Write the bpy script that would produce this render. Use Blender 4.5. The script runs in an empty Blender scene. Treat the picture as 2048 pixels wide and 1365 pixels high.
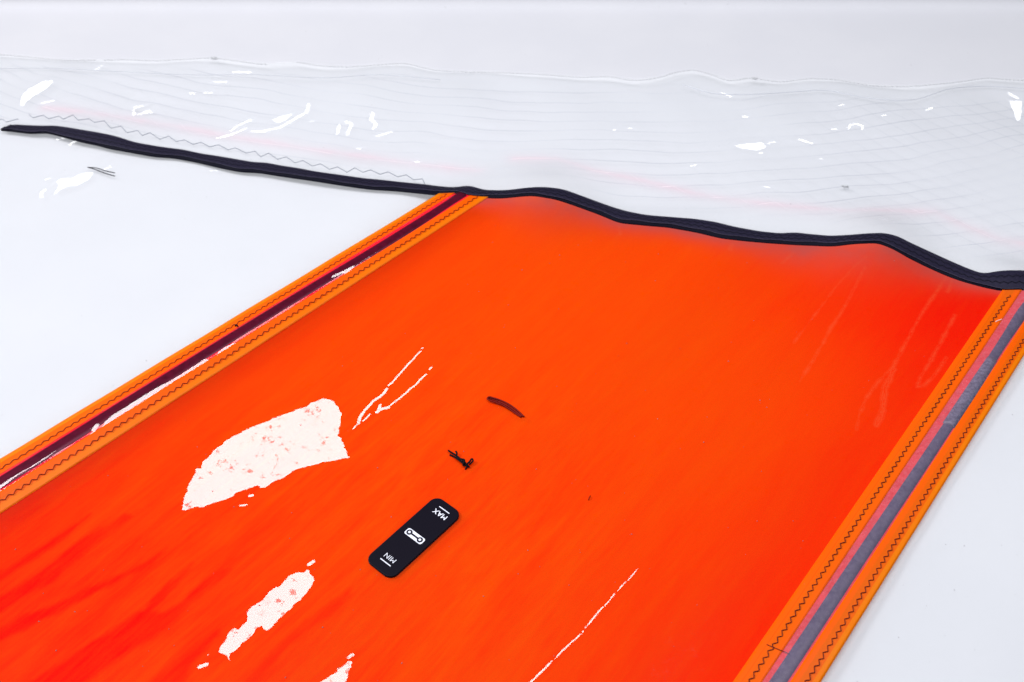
import bpy, math, random
import numpy as np
from mathutils import Vector, Matrix
random.seed(5)
rng = np.random.default_rng(7)
S = bpy.context.scene
C = S.collection

# ------------------------------------------------------------------ camera, world, lamps
F = 2150.0                       # focal length in pixels of the 2048-wide photograph
PITCH = math.atan2(2082.0, F)    # camera looks down at the sail
CAM = np.array([0.0, 0.0, 1.0])
cam = bpy.data.cameras.new('camera'); cam.sensor_width = 36; cam.lens = 36*F/2048
cam.clip_start = 0.02; cam.clip_end = 50
cam.dof.use_dof = True; cam.dof.focus_distance = 1.28; cam.dof.aperture_fstop = 7.0
camo = bpy.data.objects.new('camera', cam); C.objects.link(camo)
camo.location = CAM; camo.rotation_euler = (math.pi/2-PITCH, 0, 0)
S.camera = camo

w = bpy.data.worlds.new('World'); S.world = w; w.use_nodes = True
w.node_tree.nodes['Background'].inputs[0].default_value = (0.80, 0.88, 1.0, 1)
w.node_tree.nodes['Background'].inputs[1].default_value = 0.05

KEY = np.array([-0.75, 0.80, 2.9]); KEY_AIM = np.array([0.0, 1.15, 0.0])
def area(name, loc, aim, size, radiance, col):
    l = bpy.data.lights.new(name, 'AREA'); l.shape = 'SQUARE'; l.size = size
    l.energy = radiance*math.pi*size*size; l.color = col
    o = bpy.data.objects.new(name, l); C.objects.link(o); o.location = loc
    o.rotation_euler = (Vector(aim)-Vector(loc)).to_track_quat('-Z', 'Y').to_euler()
    return o
area('key_softbox', KEY, KEY_AIM, 1.0, 19.5, (0.985, 0.985, 1.0))
area('side_softbox', (-5.0, 2.5, 4.1), (0.0, 1.1, 0), 1.5, 54, (1.0, 0.985, 0.98))
area('fill_softbox', (1.1, 1.0, 3.0), (0.4, 1.6, 0), 1.6, 7.4, (0.96, 0.98, 1.0))

S.view_settings.view_transform = 'Standard'; S.view_settings.look = 'None'
S.view_settings.exposure = 0; S.view_settings.gamma = 1

# ------------------------------------------------------------------ pixel -> place
sp, cp = math.sin(PITCH), math.cos(PITCH)
FW = np.array([0, cp, -sp]); UP = np.array([0, sp, cp])
def ray(px, py):
    px = np.asarray(px, float); py = np.asarray(py, float)
    d = FW[None]*np.ones(px.size)[:, None]
    d = d + np.outer((px.ravel()-1024)/F, [1, 0, 0]) - np.outer((py.ravel()-682.5)/F, UP)
    return d
def flat(px, py, z=0.0):
    d = ray(px, py); t = (z-CAM[2])/d[:, 2]
    return CAM[None]+d*t[:, None]
def g1(px, py, z=0.0): return flat([px], [py], z)[0]

# lie of the sail over the floor -------------------------------------------------
LA, LB = g1(0, 966, .02), g1(920, 392, .02)          # left batten
RA, RB = g1(1551, 1365, .02), g1(2046, 612, .02)     # right batten
def ldist(x, y, A, B):
    d = (B-A)[:2]; d = d/np.hypot(*d)
    return (x-A[0])*(-d[1])+(y-A[1])*d[0], (x-A[0])*d[0]+(y-A[1])*d[1]
LEND = np.hypot(*(LB-LA)[:2])+.02
BUMPS = [(1085, 384, .088, .082, .025), (1755, 476, .078, .080, .024), (1330, 440, .12, .03, .006),
         (200, 270, .10, .05, .007), (2012, 548, .05, .04, .012), (620, 345, .14, .04, .005)]
BUMPS = [(*g1(a, b, e)[:2], c, d, e) for a, b, c, d, e in BUMPS]
def H(x, y):
    x = np.asarray(x, float); y = np.asarray(y, float)
    z = .004+np.zeros_like(x)
    dl, al_ = ldist(x, y, LA, LB); dr, _ = ldist(x, y, RA, RB)
    fade = 1/(1+np.exp((al_-LEND)/.025))*.8+.2
    z = z+.016*fade*np.exp(-(dl/.052)**2)+.005*np.exp(-(dr/.045)**2)
    for bx, by, sx, sy, a in BUMPS:
        z = z+a*np.exp(-((x-bx)/sx)**2-((y-by)/sy)**2)
    z = z+.0010*np.sin(11*x+7*y+.5)+.0009*np.sin(-17*x+16*y)+.0006*np.sin(33*x-29*y+1.)
    far = 1/(1+np.exp(-(y-1.55+.13*x)/.04))
    z = z+far*(.0030+.0018*np.sin(9*x+14*y)+.0014*np.sin(21*x-9*y+1.3)+.0009*np.sin(37*x+22*y+.4))
    return z
def hit(px, py, off=0.0):
    d = ray(px, py); z = np.full(d.shape[0], .005)
    for _ in range(14):
        t = (z-CAM[2])/d[:, 2]; p = CAM[None]+d*t[:, None]
        z = .5*z+.5*(H(p[:, 0], p[:, 1])+off)
    t = (z-CAM[2])/d[:, 2]
    return CAM[None]+d*t[:, None]

# ------------------------------------------------------------------ object helpers
def mesh_obj(name, v, f, mat, parent=None, smooth=True):
    v = np.asarray(v, np.float32); me = bpy.data.meshes.new(name)
    if isinstance(f, np.ndarray) and f.ndim == 2:
        n = f.shape[1]; me.vertices.add(len(v)); me.vertices.foreach_set('co', v.ravel())
        me.loops.add(f.size); me.loops.foreach_set('vertex_index', f.ravel().astype(np.int32))
        me.polygons.add(len(f)); me.polygons.foreach_set('loop_start', np.arange(0, f.size, n, dtype=np.int32))
        me.update(calc_edges=True)
    else:
        me.from_pydata([tuple(map(float, q)) for q in v], [], [tuple(map(int, q)) for q in f])
    if smooth: me.polygons.foreach_set('use_smooth', np.ones(len(me.polygons), bool))
    me.update(); me.validate()
    for m in (mat if isinstance(mat, (list, tuple)) else [mat]): me.materials.append(m)
    o = bpy.data.objects.new(name, me); C.objects.link(o)
    if parent is not None:
        o.parent = parent; o.location = -Vector(parent.location)
    return o
def empty(name, loc, label, cat, group=None):
    o = bpy.data.objects.new(name, None); C.objects.link(o); o.location = loc
    o.empty_display_size = .02; o['label'] = label; o['category'] = cat
    if group: o['group'] = group
    return o
def tag(o, label, cat, group=None):
    o['label'] = label; o['category'] = cat
    if group: o['group'] = group
    return o
def gridfaces(n, m):
    i = np.arange(n-1)[:, None]*m+np.arange(m-1)[None]
    return np.stack([i, i+1, i+m+1, i+m], -1).reshape(-1, 4)
def attr(o, name, val):
    val = np.asarray(val, np.float32)
    if val.ndim == 1:
        a = o.data.attributes.new(name, 'FLOAT', 'POINT'); a.data.foreach_set('value', val)
    else:
        a = o.data.attributes.new(name, 'FLOAT_VECTOR', 'POINT'); a.data.foreach_set('vector', val.ravel())
def tube(pts, r, n=6, cap=True, flat=1.0):
    pts = np.asarray(pts, float); N = len(pts)
    t = np.gradient(pts, axis=0); t /= np.linalg.norm(t, axis=1)[:, None]+1e-12
    s = np.cross(t, [0, 0, 1.]); s /= np.linalg.norm(s, axis=1)[:, None]+1e-12
    u = np.cross(s, t); r = np.broadcast_to(r, (N,))
    a = np.linspace(0, 2*math.pi, n, endpoint=False)
    flat = np.broadcast_to(flat, (N,))[:, None, None]
    v = pts[:, None]+r[:, None, None]*(np.cos(a)[None, :, None]*s[:, None]+flat*np.sin(a)[None, :, None]*u[:, None])
    f = []
    for i in range(N-1):
        for k in range(n):
            k2 = (k+1) % n; f.append((i*n+k, i*n+k2, (i+1)*n+k2, (i+1)*n+k))
    if cap: f.append(tuple(range(n))[::-1]); f.append(tuple((N-1)*n+k for k in range(n)))
    return v.reshape(-1, 3), f
def merge(parts):
    V, Fc, o = [], [], 0
    for v, f in parts:
        V.append(v); Fc += [tuple(i+o for i in q) for q in f]; o += len(v)
    return np.concatenate(V), Fc
def smooth_line(p, n):
    p = np.asarray(p, float)
    d = np.r_[0, np.cumsum(np.linalg.norm(np.diff(p, axis=0), axis=1))]
    t = np.linspace(0, d[-1], n); out = np.zeros((n, p.shape[1]))
    m = np.gradient(p, d, axis=0)
    k = np.clip(np.searchsorted(d, t, 'right')-1, 0, len(d)-2); h = d[k+1]-d[k]; s = (t-d[k])/h
    s = s[:, None]; h = h[:, None]
    out = (2*s**3-3*s**2+1)*p[k]+(s**3-2*s**2+s)*h*m[k]+(-2*s**3+3*s**2)*p[k+1]+(s**3-s**2)*h*m[k+1]
    return out

# ------------------------------------------------------------------ materials
class NT:
    def __init__(s, name):
        s.m = bpy.data.materials.new(name); s.m.use_nodes = True; s.t = s.m.node_tree
        s.t.nodes.clear(); s.out = s.t.nodes.new('ShaderNodeOutputMaterial')
    def n(s, typ, ins=None, **kw):
        nd = s.t.nodes.new('ShaderNode'+typ)
        for k, v in kw.items(): setattr(nd, k, v)
        for k, v in (ins or {}).items(): s.set(nd.inputs[k], v)
        return nd
    def set(s, sock, v):
        if isinstance(v, bpy.types.NodeSocket): s.t.links.new(v, sock)
        elif isinstance(v, bpy.types.Node): s.t.links.new(v.outputs[0], sock)
        else: sock.default_value = v
    def math(s, op, a, b=0.0, c=0.0, clamp=False):
        nd = s.t.nodes.new('ShaderNodeMath'); nd.operation = op; nd.use_clamp = clamp
        s.set(nd.inputs[0], a); s.set(nd.inputs[1], b); s.set(nd.inputs[2], c); return nd.outputs[0]
    def mapr(s, v, a, b, c=0.0, d=1.0, typ='SMOOTHSTEP'):
        nd = s.t.nodes.new('ShaderNodeMapRange'); nd.interpolation_type = typ
        for i, q in enumerate((v, a, b, c, d)): s.set(nd.inputs[i], q)
        return nd.outputs[0]
    def mix(s, f, a, b):
        nd = s.t.nodes.new('ShaderNodeMix'); nd.data_type = 'RGBA'
        s.set(nd.inputs[0], f); s.set(nd.inputs[6], a); s.set(nd.inputs[7], b); return nd.outputs[2]
    def noise(s, vec, scale, detail=3, rough=.55, dist=0.0):
        nd = s.n('TexNoise', {'Vector': vec, 'Scale': scale, 'Detail': detail, 'Roughness': rough, 'Distortion': dist})
        return nd.outputs[0]
    def attr(s, name, out=2): return s.n('Attribute', attribute_name=name).outputs[out]
    def pos(s): return s.n('NewGeometry').outputs[0]
    def shmix(s, f, a, b):
        nd = s.t.nodes.new('ShaderNodeMixShader'); s.set(nd.inputs[0], f); s.set(nd.inputs[1], a); s.set(nd.inputs[2], b)
        return nd.outputs[0]
    def end(s, sh): s.set(s.out.inputs[0], sh); return s.m

def schlick(M, nn, f0):
    I = M.n('NewGeometry').outputs[4]
    c = M.math('ABSOLUTE', M.n('VectorMath', {0: nn, 1: I}, operation='DOT_PRODUCT').outputs[1])
    k = M.math('POWER', M.math('SUBTRACT', 1.0, c, clamp=True), 5.0)
    return M.math('ADD', f0, M.math('MULTIPLY', k, 1-f0))
def glare_normal(M, amp, fleck, bump):
    """relief: glare patches, normals turned to mirror the key lamp into the camera (edge distance 'patch', lie 'lie') in a finely rippled sheet"""
    P = M.pos()
    e1 = M.noise(P, 90, 4, .6); e2 = M.noise(P, 420, 2)
    sd = M.attr('patch')
    rag = M.math('MULTIPLY', M.attr('rag'), amp)
    sd = M.math('ADD', sd, M.math('MULTIPLY', M.math('SUBTRACT', e1, .5), rag))
    sd = M.math('ADD', sd, M.math('MULTIPLY', M.math('SUBTRACT', e2, .5), M.math('MULTIPLY', rag, .18)))
    ease = M.math('MULTIPLY', M.math('MULTIPLY', M.mapr(M.noise(P, 14, 2), .42, .66), M.math('SUBTRACT', M.attr('rag'), .2, clamp=True)), -.007)
    m = M.mapr(sd, M.math('ADD', ease, -.0005), .0004, 1.0, 0.0)
    gate = M.mapr(M.noise(P, 28, 3, .6), .42, .62, .075, 0.0)
    fl = M.mapr(M.math('SUBTRACT', M.noise(P, 120, 5, .70), gate), fleck, fleck+.09, 1.0, .0)
    fl2 = M.mapr(M.noise(P, 60, 5, .7), fleck-.02, fleck+.18, 1.0, .25)
    soft = M.math('MULTIPLY', fl, fl2)
    soft = M.math('MULTIPLY', M.mapr(fl, 0, 1, .34, 1.0), M.mapr(fl2, 0, 1, .80, 1.0))
    b = M.n('Bump', {'Strength': bump, 'Distance': .002, 'Height': M.noise(P, 45, 4, .6)})
    vm = M.n('Mix', data_type='VECTOR'); M.set(vm.inputs[0], m); M.set(vm.inputs[4], b.outputs[0]); M.set(vm.inputs[5], M.attr('lie', 1))
    nn = M.n('VectorMath', {0: vm.outputs[1]}, operation='NORMALIZE').outputs[0]
    return nn, m, soft

def mat_orange():
    M = NT('orange_monofilm'); P = M.pos()
    nn, m, soft = glare_normal(M, .008, .545, .10)
    # drawn-out clouding along the wrinkles
    mp = M.n('Mapping', {'Vector': P, 'Rotation': (0, 0, -math.radians(52)), 'Scale': (1, 1, 1)})
    ms = M.n('VectorMath', {0: mp.outputs[0], 1: (5.0, 34.0, 1)}, operation='MULTIPLY').outputs[0]
    st = M.noise(ms, 1.0, 5, .6, .6)
    st2 = M.noise(ms, 4.5, 4, .6, .3)
    warm = M.attr('warm')
    dark = M.mapr(M.math('ADD', M.attr('cloud'), M.math('MULTIPLY', M.math('SUBTRACT', M.noise(P, 40, 4), .5), .010)), -.004, .0045, 1.0, 0.0)
    dark = M.math('MULTIPLY', dark, M.mapr(st, .30, .58, .45, 1.0))
    sl = M.math('ADD', M.attr('scuff'), M.math('MULTIPLY', M.math('SUBTRACT', M.noise(P, 60, 4), .5), .008))
    lite = M.mapr(sl, -.0025, .0006, 1.0, 0.0)
    ring = M.mapr(M.math('SINE', M.math('MULTIPLY', sl, 2600)), .55, 1.0, 0, 1)
    lite = M.math('MULTIPLY', lite, M.math('SUBTRACT', 1.0, M.math('MULTIPLY', ring, .95)))
    lite = M.math('MULTIPLY', lite, M.mapr(M.noise(P, 260, 3, .7), .3, .6, .45, 1.0))
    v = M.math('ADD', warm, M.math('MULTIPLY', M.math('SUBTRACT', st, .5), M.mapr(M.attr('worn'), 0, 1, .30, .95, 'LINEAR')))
    v = M.math('ADD', v, M.math('MULTIPLY', M.math('SUBTRACT', st2, .5), M.mapr(M.attr('worn'), 0, 1, .18, .60, 'LINEAR')))
    v = M.math('ADD', v, M.math('MULTIPLY', M.math('SUBTRACT', M.noise(P, 700, 2), .5), .26))
    v = M.math('SUBTRACT', v, M.math('MULTIPLY', dark, .36))
    v = M.math('ADD', v, M.math('MULTIPLY', lite, .10), clamp=True)
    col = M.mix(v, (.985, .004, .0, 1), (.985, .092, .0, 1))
    col = M.mix(M.math('MULTIPLY', lite, .30), col, (1, .17, .06, 1))
    tr = M.mix(v, (1, .03, .0, 1), (1, .30, .01, 1))
    d = M.n('BsdfDiffuse', {'Color': col}); t = M.n('BsdfTranslucent', {'Color': col}); x = M.n('BsdfTransparent', {'Color': tr})
    body = M.shmix(.40, M.shmix(.25, d.outputs[0], t.outputs[0]), x.outputs[0])
    scr = M.mapr(M.noise(M.n('VectorMath', {0: mp.outputs[0], 1: (900, 12, 1)}, operation='MULTIPLY').outputs[0], 1, 2), .70, .8, 0, 1)
    rough = M.math('ADD', .060, M.math('MULTIPLY', M.math('SUBTRACT', 1.0, soft), .16))
    g = M.n('BsdfGlossy', {'Color': M.n('CombineColor', {0: soft, 1: soft, 2: soft}), 'Roughness': rough, 'Normal': nn})
    gh = M.n('BsdfGlossy', {'Color': (1, 1, 1, 1), 'Roughness': .42})
    fr = schlick(M, nn, .045)
    body = M.shmix(.0015, body, gh.outputs[0])
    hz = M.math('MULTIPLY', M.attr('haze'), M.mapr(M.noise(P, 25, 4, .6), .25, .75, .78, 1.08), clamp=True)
    hz_shade = M.n('BsdfDiffuse', {'Color': M.mix(hz, (.66, .04, .02, 1), (.33, .052, .046, 1))})  # grey-red colour stands in for reflection and shade beside the tape
    body = M.shmix(hz, body, hz_shade.outputs[0])
    return M.end(M.shmix(fr, body, g.outputs[0]))

def mat_clear(scrim, name):
    M = NT(name); P = M.pos()
    nn, m, soft = glare_normal(M, .005, .70, .16)
    base = (.955, .975, 1.0, 1); veil = .30
    f = veil
    col = base
    if scrim:
        wv = M.n('VectorMath', {0: P, 1: M.n('VectorMath', {0: M.n('TexNoise', {'Vector': P, 'Scale': 5.0, 'Detail': 2.0}).outputs[1], 1: (.05, .05, 0)}, operation='MULTIPLY').outputs[0]}, operation='ADD').outputs[0]
        sx = M.n('SeparateXYZ', {0: wv}); X, Y = sx.outputs[0], sx.outputs[1]
        def lines(a, b, sp, wd, bow=0.0):
            k = M.math('ADD', M.math('MULTIPLY', X, a), M.math('ADD', M.math('MULTIPLY', Y, b), bow))
            q = M.math('PINGPONG', k, sp/2)
            return M.mapr(q, wd*.35, wd, 1.0, 0.0)
        bow = M.math('MULTIPLY', M.math('MULTIPLY', X, X), -.245)
        l1 = lines(.10, 1.0, .030, .0009, bow); l2 = lines(1.15, 1.0, .044, .0010)
        right = M.mapr(sx.outputs[0], .2, .9, .25, 1.0)
        l = M.math('MAXIMUM', l1, M.math('MULTIPLY', l2, right))
        l = M.math('MULTIPLY', l, M.mapr(M.noise(P, 4, 2), .35, .6, .5, 1.0))
        l = M.math('MULTIPLY', l, M.attr('scrim'))
        col = M.mix(M.math('MULTIPLY', l, 1.0), base, (.36, .38, .44, 1))
        pink_glow = M.math('MULTIPLY', M.attr('pink'), M.mapr(M.noise(P, 14, 3), .3, .7, .5, 1.1))
        col = M.mix(pink_glow, col, (1.0, .78, .84, 1))
        f = M.math('ADD', veil, M.math('ADD', M.math('MULTIPLY', l, .24), M.math('MULTIPLY', pink_glow, .06)))
    d = M.n('BsdfDiffuse', {'Color': col}); x = M.n('BsdfTransparent', {'Color': (.995, 1, 1, 1)}); tl_ = M.n('BsdfTranslucent', {'Color': col})
    body = M.shmix(f, x.outputs[0], M.shmix(.40, d.outputs[0], tl_.outputs[0]))
    rough = M.math('ADD', .03, M.math('MULTIPLY', M.math('SUBTRACT', 1.0, soft), .1))
    g = M.n('BsdfGlossy', {'Color': M.n('CombineColor', {0: soft, 1: soft, 2: soft}), 'Roughness': rough, 'Normal': nn})
    fr = schlick(M, nn, .035)
    return M.end(M.shmix(fr, body, g.outputs[0]))

def principled(name, col, rough=.5, spec=.5, noise=None, bump=None, sheen=0):
    M = NT(name); P = M.pos(); c = col
    if noise:
        sc, c2 = noise; c = M.mix(M.mapr(M.noise(P, sc, 5, .65), .35, .68), col, c2)
    ins = {'Base Color': c, 'Roughness': rough, 'Specular IOR Level': spec}
    if bump:
        ins['Normal'] = M.n('Bump', {'Strength': bump[1], 'Distance': .001, 'Height': M.noise(P, bump[0], 3)}).outputs[0]
    b = M.n('BsdfPrincipled', ins)
    return M.end(b.outputs[0])

def mat_strip():
    """orange insignia tape: u across the strip from the outer edge; a double layer is deeper in colour"""
    M = NT('orange_tape'); P = M.pos()
    u = M.attr('across'); lap = M.attr('lap'); 
    deep = M.mapr(M.math('SUBTRACT', u, lap), -.012, .012, 0.0, 1.0)
    line = M.mapr(M.math('ABSOLUTE', M.math('SUBTRACT', u, M.attr('crease'))), .006, .018, 1.0, 0.0)
    c = M.mix(deep, (.96, .25, .0, 1), (.96, .155, .0, 1))
    c = M.mix(M.math('MULTIPLY', line, .45), c, (.8, .06, .0, 1))
    c = M.mix(M.mapr(M.noise(P, 30, 4), .35, .75, 0, .25), c, (.96, .13, .0, 1))
    d = M.n('BsdfPrincipled', {'Base Color': c, 'Roughness': .42, 'Specular IOR Level': .22,
        'Normal': M.n('Bump', {'Strength': .08, 'Distance': .001, 'Height': M.noise(P, 500, 2)}).outputs[0]})
    t = M.n('BsdfTranslucent', {'Color': c})
    return M.end(M.shmix(.48, d.outputs[0], t.outputs[0]))

def mat_pocket(tint, veil, veilf, name):
    M = NT(name); P = M.pos()
    nn, m, soft = glare_normal(M, .004, .66, .10)
    x = M.n('BsdfTransparent', {'Color': tint}); d = M.n('BsdfDiffuse', {'Color': veil})
    f = M.math('MULTIPLY', M.mapr(M.noise(P, 200, 4, .7), .3, .75, .6, 1.5), veilf)
    body = M.shmix(f, x.outputs[0], d.outputs[0])
    g = M.n('BsdfGlossy', {'Color': (1, 1, 1, 1), 'Roughness': M.math('ADD', .04, M.math('MULTIPLY', M.math('SUBTRACT', 1.0, soft), .15)), 'Normal': nn})
    fr = schlick(M, nn, .040)
    return M.end(M.shmix(fr, body, g.outputs[0]))

def mat_floor():
    M = NT('studio_white'); P = M.pos()
    c = M.mix(M.mapr(M.noise(P, 6, 4), .35, .7), (.505, .508, .550, 1), (.520, .522, .562, 1))
    sp_ = M.mapr(M.noise(P, 95, 2, .4), .775, .80, 0, .35)
    c = M.mix(sp_, c, (.35, .35, .37, 1))
    b = M.n('BsdfPrincipled', {'Base Color': c, 'Roughness': .6, 'Specular IOR Level': .2})
    return M.end(b.outputs[0])

m_orange = mat_orange(); m_scrim = mat_clear(True, 'clear_scrim_film'); m_clear = mat_clear(False, 'clear_film')
m_strip = mat_strip(); m_floor = mat_floor()
m_tape = principled('black_seam_tape', (.009, .008, .022, 1), .55, .16, (300, (.015, .012, .030, 1)), (900, .35))
m_hem_shade = principled('shaded_hem_edge', (.003, .003, .009, 1), .6, .05)  # same cloth as the tape, darkened to paint in the front face's shade
m_thread_dark = principled('maroon_thread', (.06, .004, .006, 1), .6, .2)
m_thread_red = principled('red_brown_thread', (.13, .005, .002, 1), .6, .2)
m_thread_black = principled('black_thread', (.003, .002, .004, 1), .6, .08)
m_thread_grey = principled('grey_thread', (.20, .22, .27, 1), .6, .2)
m_thread_pale = principled('pale_grey_thread', (.40, .41, .43, 1), .6, .2)
m_tape_thread = principled('tape_thread', (.004, .004, .010, 1), .6, .15)
m_plaque = principled('black_rubber', (.003, .002, .007, 1), .55, .08, None, (1200, .12))
m_print = principled('white_print', (.72, .74, .84, 1), .5, .3)
m_ink = principled('black_print', (.008, .007, .018, 1), .5, .2)
m_pock_l = mat_pocket((.92, .62, .72, 1), (.5, .10, .25, 1), .015, 'pocket_film_red')
m_pock_r = mat_pocket((.97, .90, .92, 1), (.62, .55, .66, 1), .07, 'pocket_film_pink')
m_back_l = principled('red_backing_film', (.90, .020, .045, 1), .4, .2)
m_back_r = principled('pink_backing_film', (.62, .042, .056, 1), .4, .2, (60, (.52, .030, .042, 1)))
m_tube_l = principled('maroon_tube', (.085, .002, .024, 1), .30, .4, (120, (.055, .001, .014, 1)))
m_tube_r = principled('grey_tube', (.070, .066, .125, 1), .45, .5, (60, (.052, .050, .100, 1)))
m_ferrule = principled('scuffed_ferrule', (.13, .135, .21, 1), .5, .5, (220, (.06, .06, .11, 1)))
m_loop = principled('dark_red_cord', (.13, .002, .001, 1), .5, .12)
m_white_lint = principled('white_lint', (.8, .75, .72, 1), .6, .2)
m_speck = principled('grey_dust', (.22, .19, .20, 1), .8, .1)

# ------------------------------------------------------------------ setting
fy = 1.965
def quad(name, v, mat): return mesh_obj(name, v, [(0, 1, 2, 3)], mat, None, False)
fl = quad('floor', [(-4, -3, 0), (4, -3, 0), (4, fy, 0), (-4, fy, 0)], m_floor); fl['kind'] = 'structure'
bx = np.linspace(-4, 4, 3); R = .03
prof = [(fy, 0.0)]+[(fy+.001+R*math.sin(a), R-R*math.cos(a)) for a in np.linspace(0, math.pi/2, 14)]+[(fy+.001+R, .04)]
bv = np.array([[(x, y, z) for x in bx] for y, z in prof]).reshape(-1, 3)
bd = mesh_obj('backdrop', bv, gridfaces(len(prof), 3), m_floor); bd['kind'] = 'structure'

# ------------------------------------------------------------------ traced outlines (pixels of the photograph, laid onto the sail)
U = [(-60, 268), (0, 258), (22, 249), (60, 251), (95, 252), (106, 251), (130, 254), (165, 260), (190, 264), (230, 272), (270, 285), (310, 292), (345, 297), (365, 299), (400, 307), (440, 313), (475, 319), (510, 325), (530, 325), (560, 331), (600, 337), (630, 343), (680, 350), (730, 357), (765, 360), (790, 363), (850, 369), (880, 373), (905, 375), (918, 374), (935, 371), (950, 374), (965, 380), (1000, 381), (1020, 380), (1050, 376), (1078, 374), (1100, 375), (1128, 379), (1150, 387), (1180, 398), (1215, 411), (1250, 422), (1290, 430), (1325, 433), (1390, 438), (1430, 444), (1470, 454), (1520, 463), (1560, 467), (1590, 465), (1615, 468), (1660, 472), (1700, 470), (1735, 467), (1770, 466), (1800, 474), (1815, 483), (1850, 499), (1900, 522), (1940, 539), (1967, 548), (1985, 544), (2010, 541), (2048, 541), (2140, 550)]
L = [(-60, 268), (0, 262), (25, 264), (45, 267), (75, 269), (87, 266), (115, 272), (140, 279), (160, 285), (200, 293), (215, 298), (260, 306), (310, 315), (345, 317), (390, 325), (440, 337), (480, 345), (520, 347), (570, 355), (620, 362), (690, 373), (740, 380), (790, 383), (840, 388), (868, 391), (903, 390), (920, 387), (937, 392), (972, 397), (1000, 398), (1013, 397), (1052, 393), (1071, 393), (1112, 400), (1151, 413), (1200, 431), (1238, 447), (1288, 452), (1337, 456), (1393, 466), (1443, 478), (1487, 483), (1531, 487), (1590, 491), (1666, 494), (1707, 489), (1750, 487), (1762, 489), (1792, 502), (1813, 515), (1851, 534), (1891, 552), (1921, 563), (1968, 576), (2003, 583), (2048, 582), (2140, 590)]
U = np.array(U, float); L = np.array(L, float)
yU = lambda x: np.interp(x, U[:, 0], U[:, 1]); yL = lambda x: np.interp(x, L[:, 0], L[:, 1])
yM = lambda x: .45*yU(x)+.55*yL(x)
TOP = np.array([(-120, 106), (0, 109), (60, 114), (110, 119), (190, 120), (260, 119), (310, 121), (370, 118), (428, 116), (470, 121), (530, 128), (590, 124), (640, 131), (700, 133), (760, 129), (810, 127), (860, 138), (920, 143), (1000, 145), (1090, 149), (1160, 154), (1215, 153), (1270, 160), (1320, 154), (1350, 145), (1385, 140), (1420, 148), (1455, 160), (1500, 156), (1560, 163), (1620, 157), (1680, 160), (1730, 169), (1800, 173), (1860, 169), (1920, 163), (1975, 156), (2020, 159), (2170, 165)], float)
yT = lambda x: np.interp(x, TOP[:, 0], TOP[:, 1])
ln = lambda x0, y0, x1, y1: (np.array([x0, y0], float), np.array([x1, y1], float))
def ext(seg, a, b):               # lengthen a traced line past both ends
    p, q = seg; d = q-p; return p-d*a, q+d*b
A_out, A_in = ln(0, 918, 868, 393), ln(0, 949, 903, 390)
B_in, B_out = ln(0, 983, 937, 393), ln(0, 1027, 972, 397)
C_out, C_in = ln(1465, 1365, 2003, 583), ln(1523.5, 1365, 2043, 582)
D_in, D_out = ln(1579.6, 1365, 2048, 643), ln(1641, 1365, 2044, 717)

sail_loc = hit([1100], [760])[0]; sail_loc[2] = 0
sail = empty('windsurf_sail', sail_loc, 'neon orange and clear film windsurf sail spread flat on the white studio floor', 'sail')

# ------------------------------------------------------------------ traced glare patches, shaped into the film by turned normals
def sc(pts, z, ox, oy): return [(x/z+ox, y/z+oy) for x, y in pts]
POLY, LINE = [], []          # in pixels; LINE = (points, half width px)
z1 = 4.55
POLY += [sc([(75, 1200), (110, 1100), (150, 1010), (150, 960), (200, 860), (215, 805), (265, 800), (290, 745), (340, 720), (370, 660), (430, 605), (560, 520), (680, 445), (800, 385), (960, 325), (1100, 285), (1200, 240), (1280, 200), (1380, 165), (1450, 165), (1500, 200), (1540, 260), (1565, 310), (1555, 370), (1540, 440), (1545, 510), (1590, 600), (1640, 690), (1680, 715), (1560, 745), (1380, 780), (1250, 815), (1130, 855), (1030, 910), (960, 945), (870, 985), (830, 995), (800, 960), (720, 1000), (680, 1000), (600, 1035), (560, 1070), (500, 1090), (420, 1125), (330, 1155), (270, 1180), (255, 1170), (210, 1195), (150, 1215), (90, 1222)], z1, 340, 760)]
LINE += [(sc([(725, 1062), (755, 1056)], z1, 340, 760), 2.2), (sc([(640, 1150), (700, 1142)], z1, 340, 760), 1.6)]
z2 = 2.926
POLY += [sc([(1340, 940), (1325, 915), (1285, 895), (1278, 860), (1300, 830), (1310, 800), (1345, 760), (1355, 720), (1385, 715), (1395, 745), (1430, 710), (1435, 665), (1470, 625), (1540, 590), (1555, 560), (1600, 525), (1640, 510), (1690, 455), (1740, 430), (1780, 425), (1805, 405), (1815, 440), (1845, 470), (1820, 515), (1770, 580), (1730, 620), (1660, 690), (1610, 735), (1560, 765), (1530, 745), (1510, 760), (1490, 800), (1460, 830), (1420, 850), (1380, 880), (1350, 905)], z2, 0, 1000),
         sc([(1195, 890), (1245, 885), (1245, 905), (1215, 950), (1195, 945)], z2, 0, 1000),
         sc([(115, 922), (170, 880), (210, 860), (205, 840), (250, 825), (280, 800), (312, 795), (300, 840), (285, 870), (265, 922), (240, 970), (70, 970)], z2, 600, 1050)]
LINE += [(sc([(1168, 982), (1210, 965)], z2, 0, 1000), 3.), (sc([(1808, 382), (1835, 364)], z2, 0, 1000), 3.), (sc([(285, 778), (308, 765)], z2, 600, 1050), 2.5)]
z3 = 6.204
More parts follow.
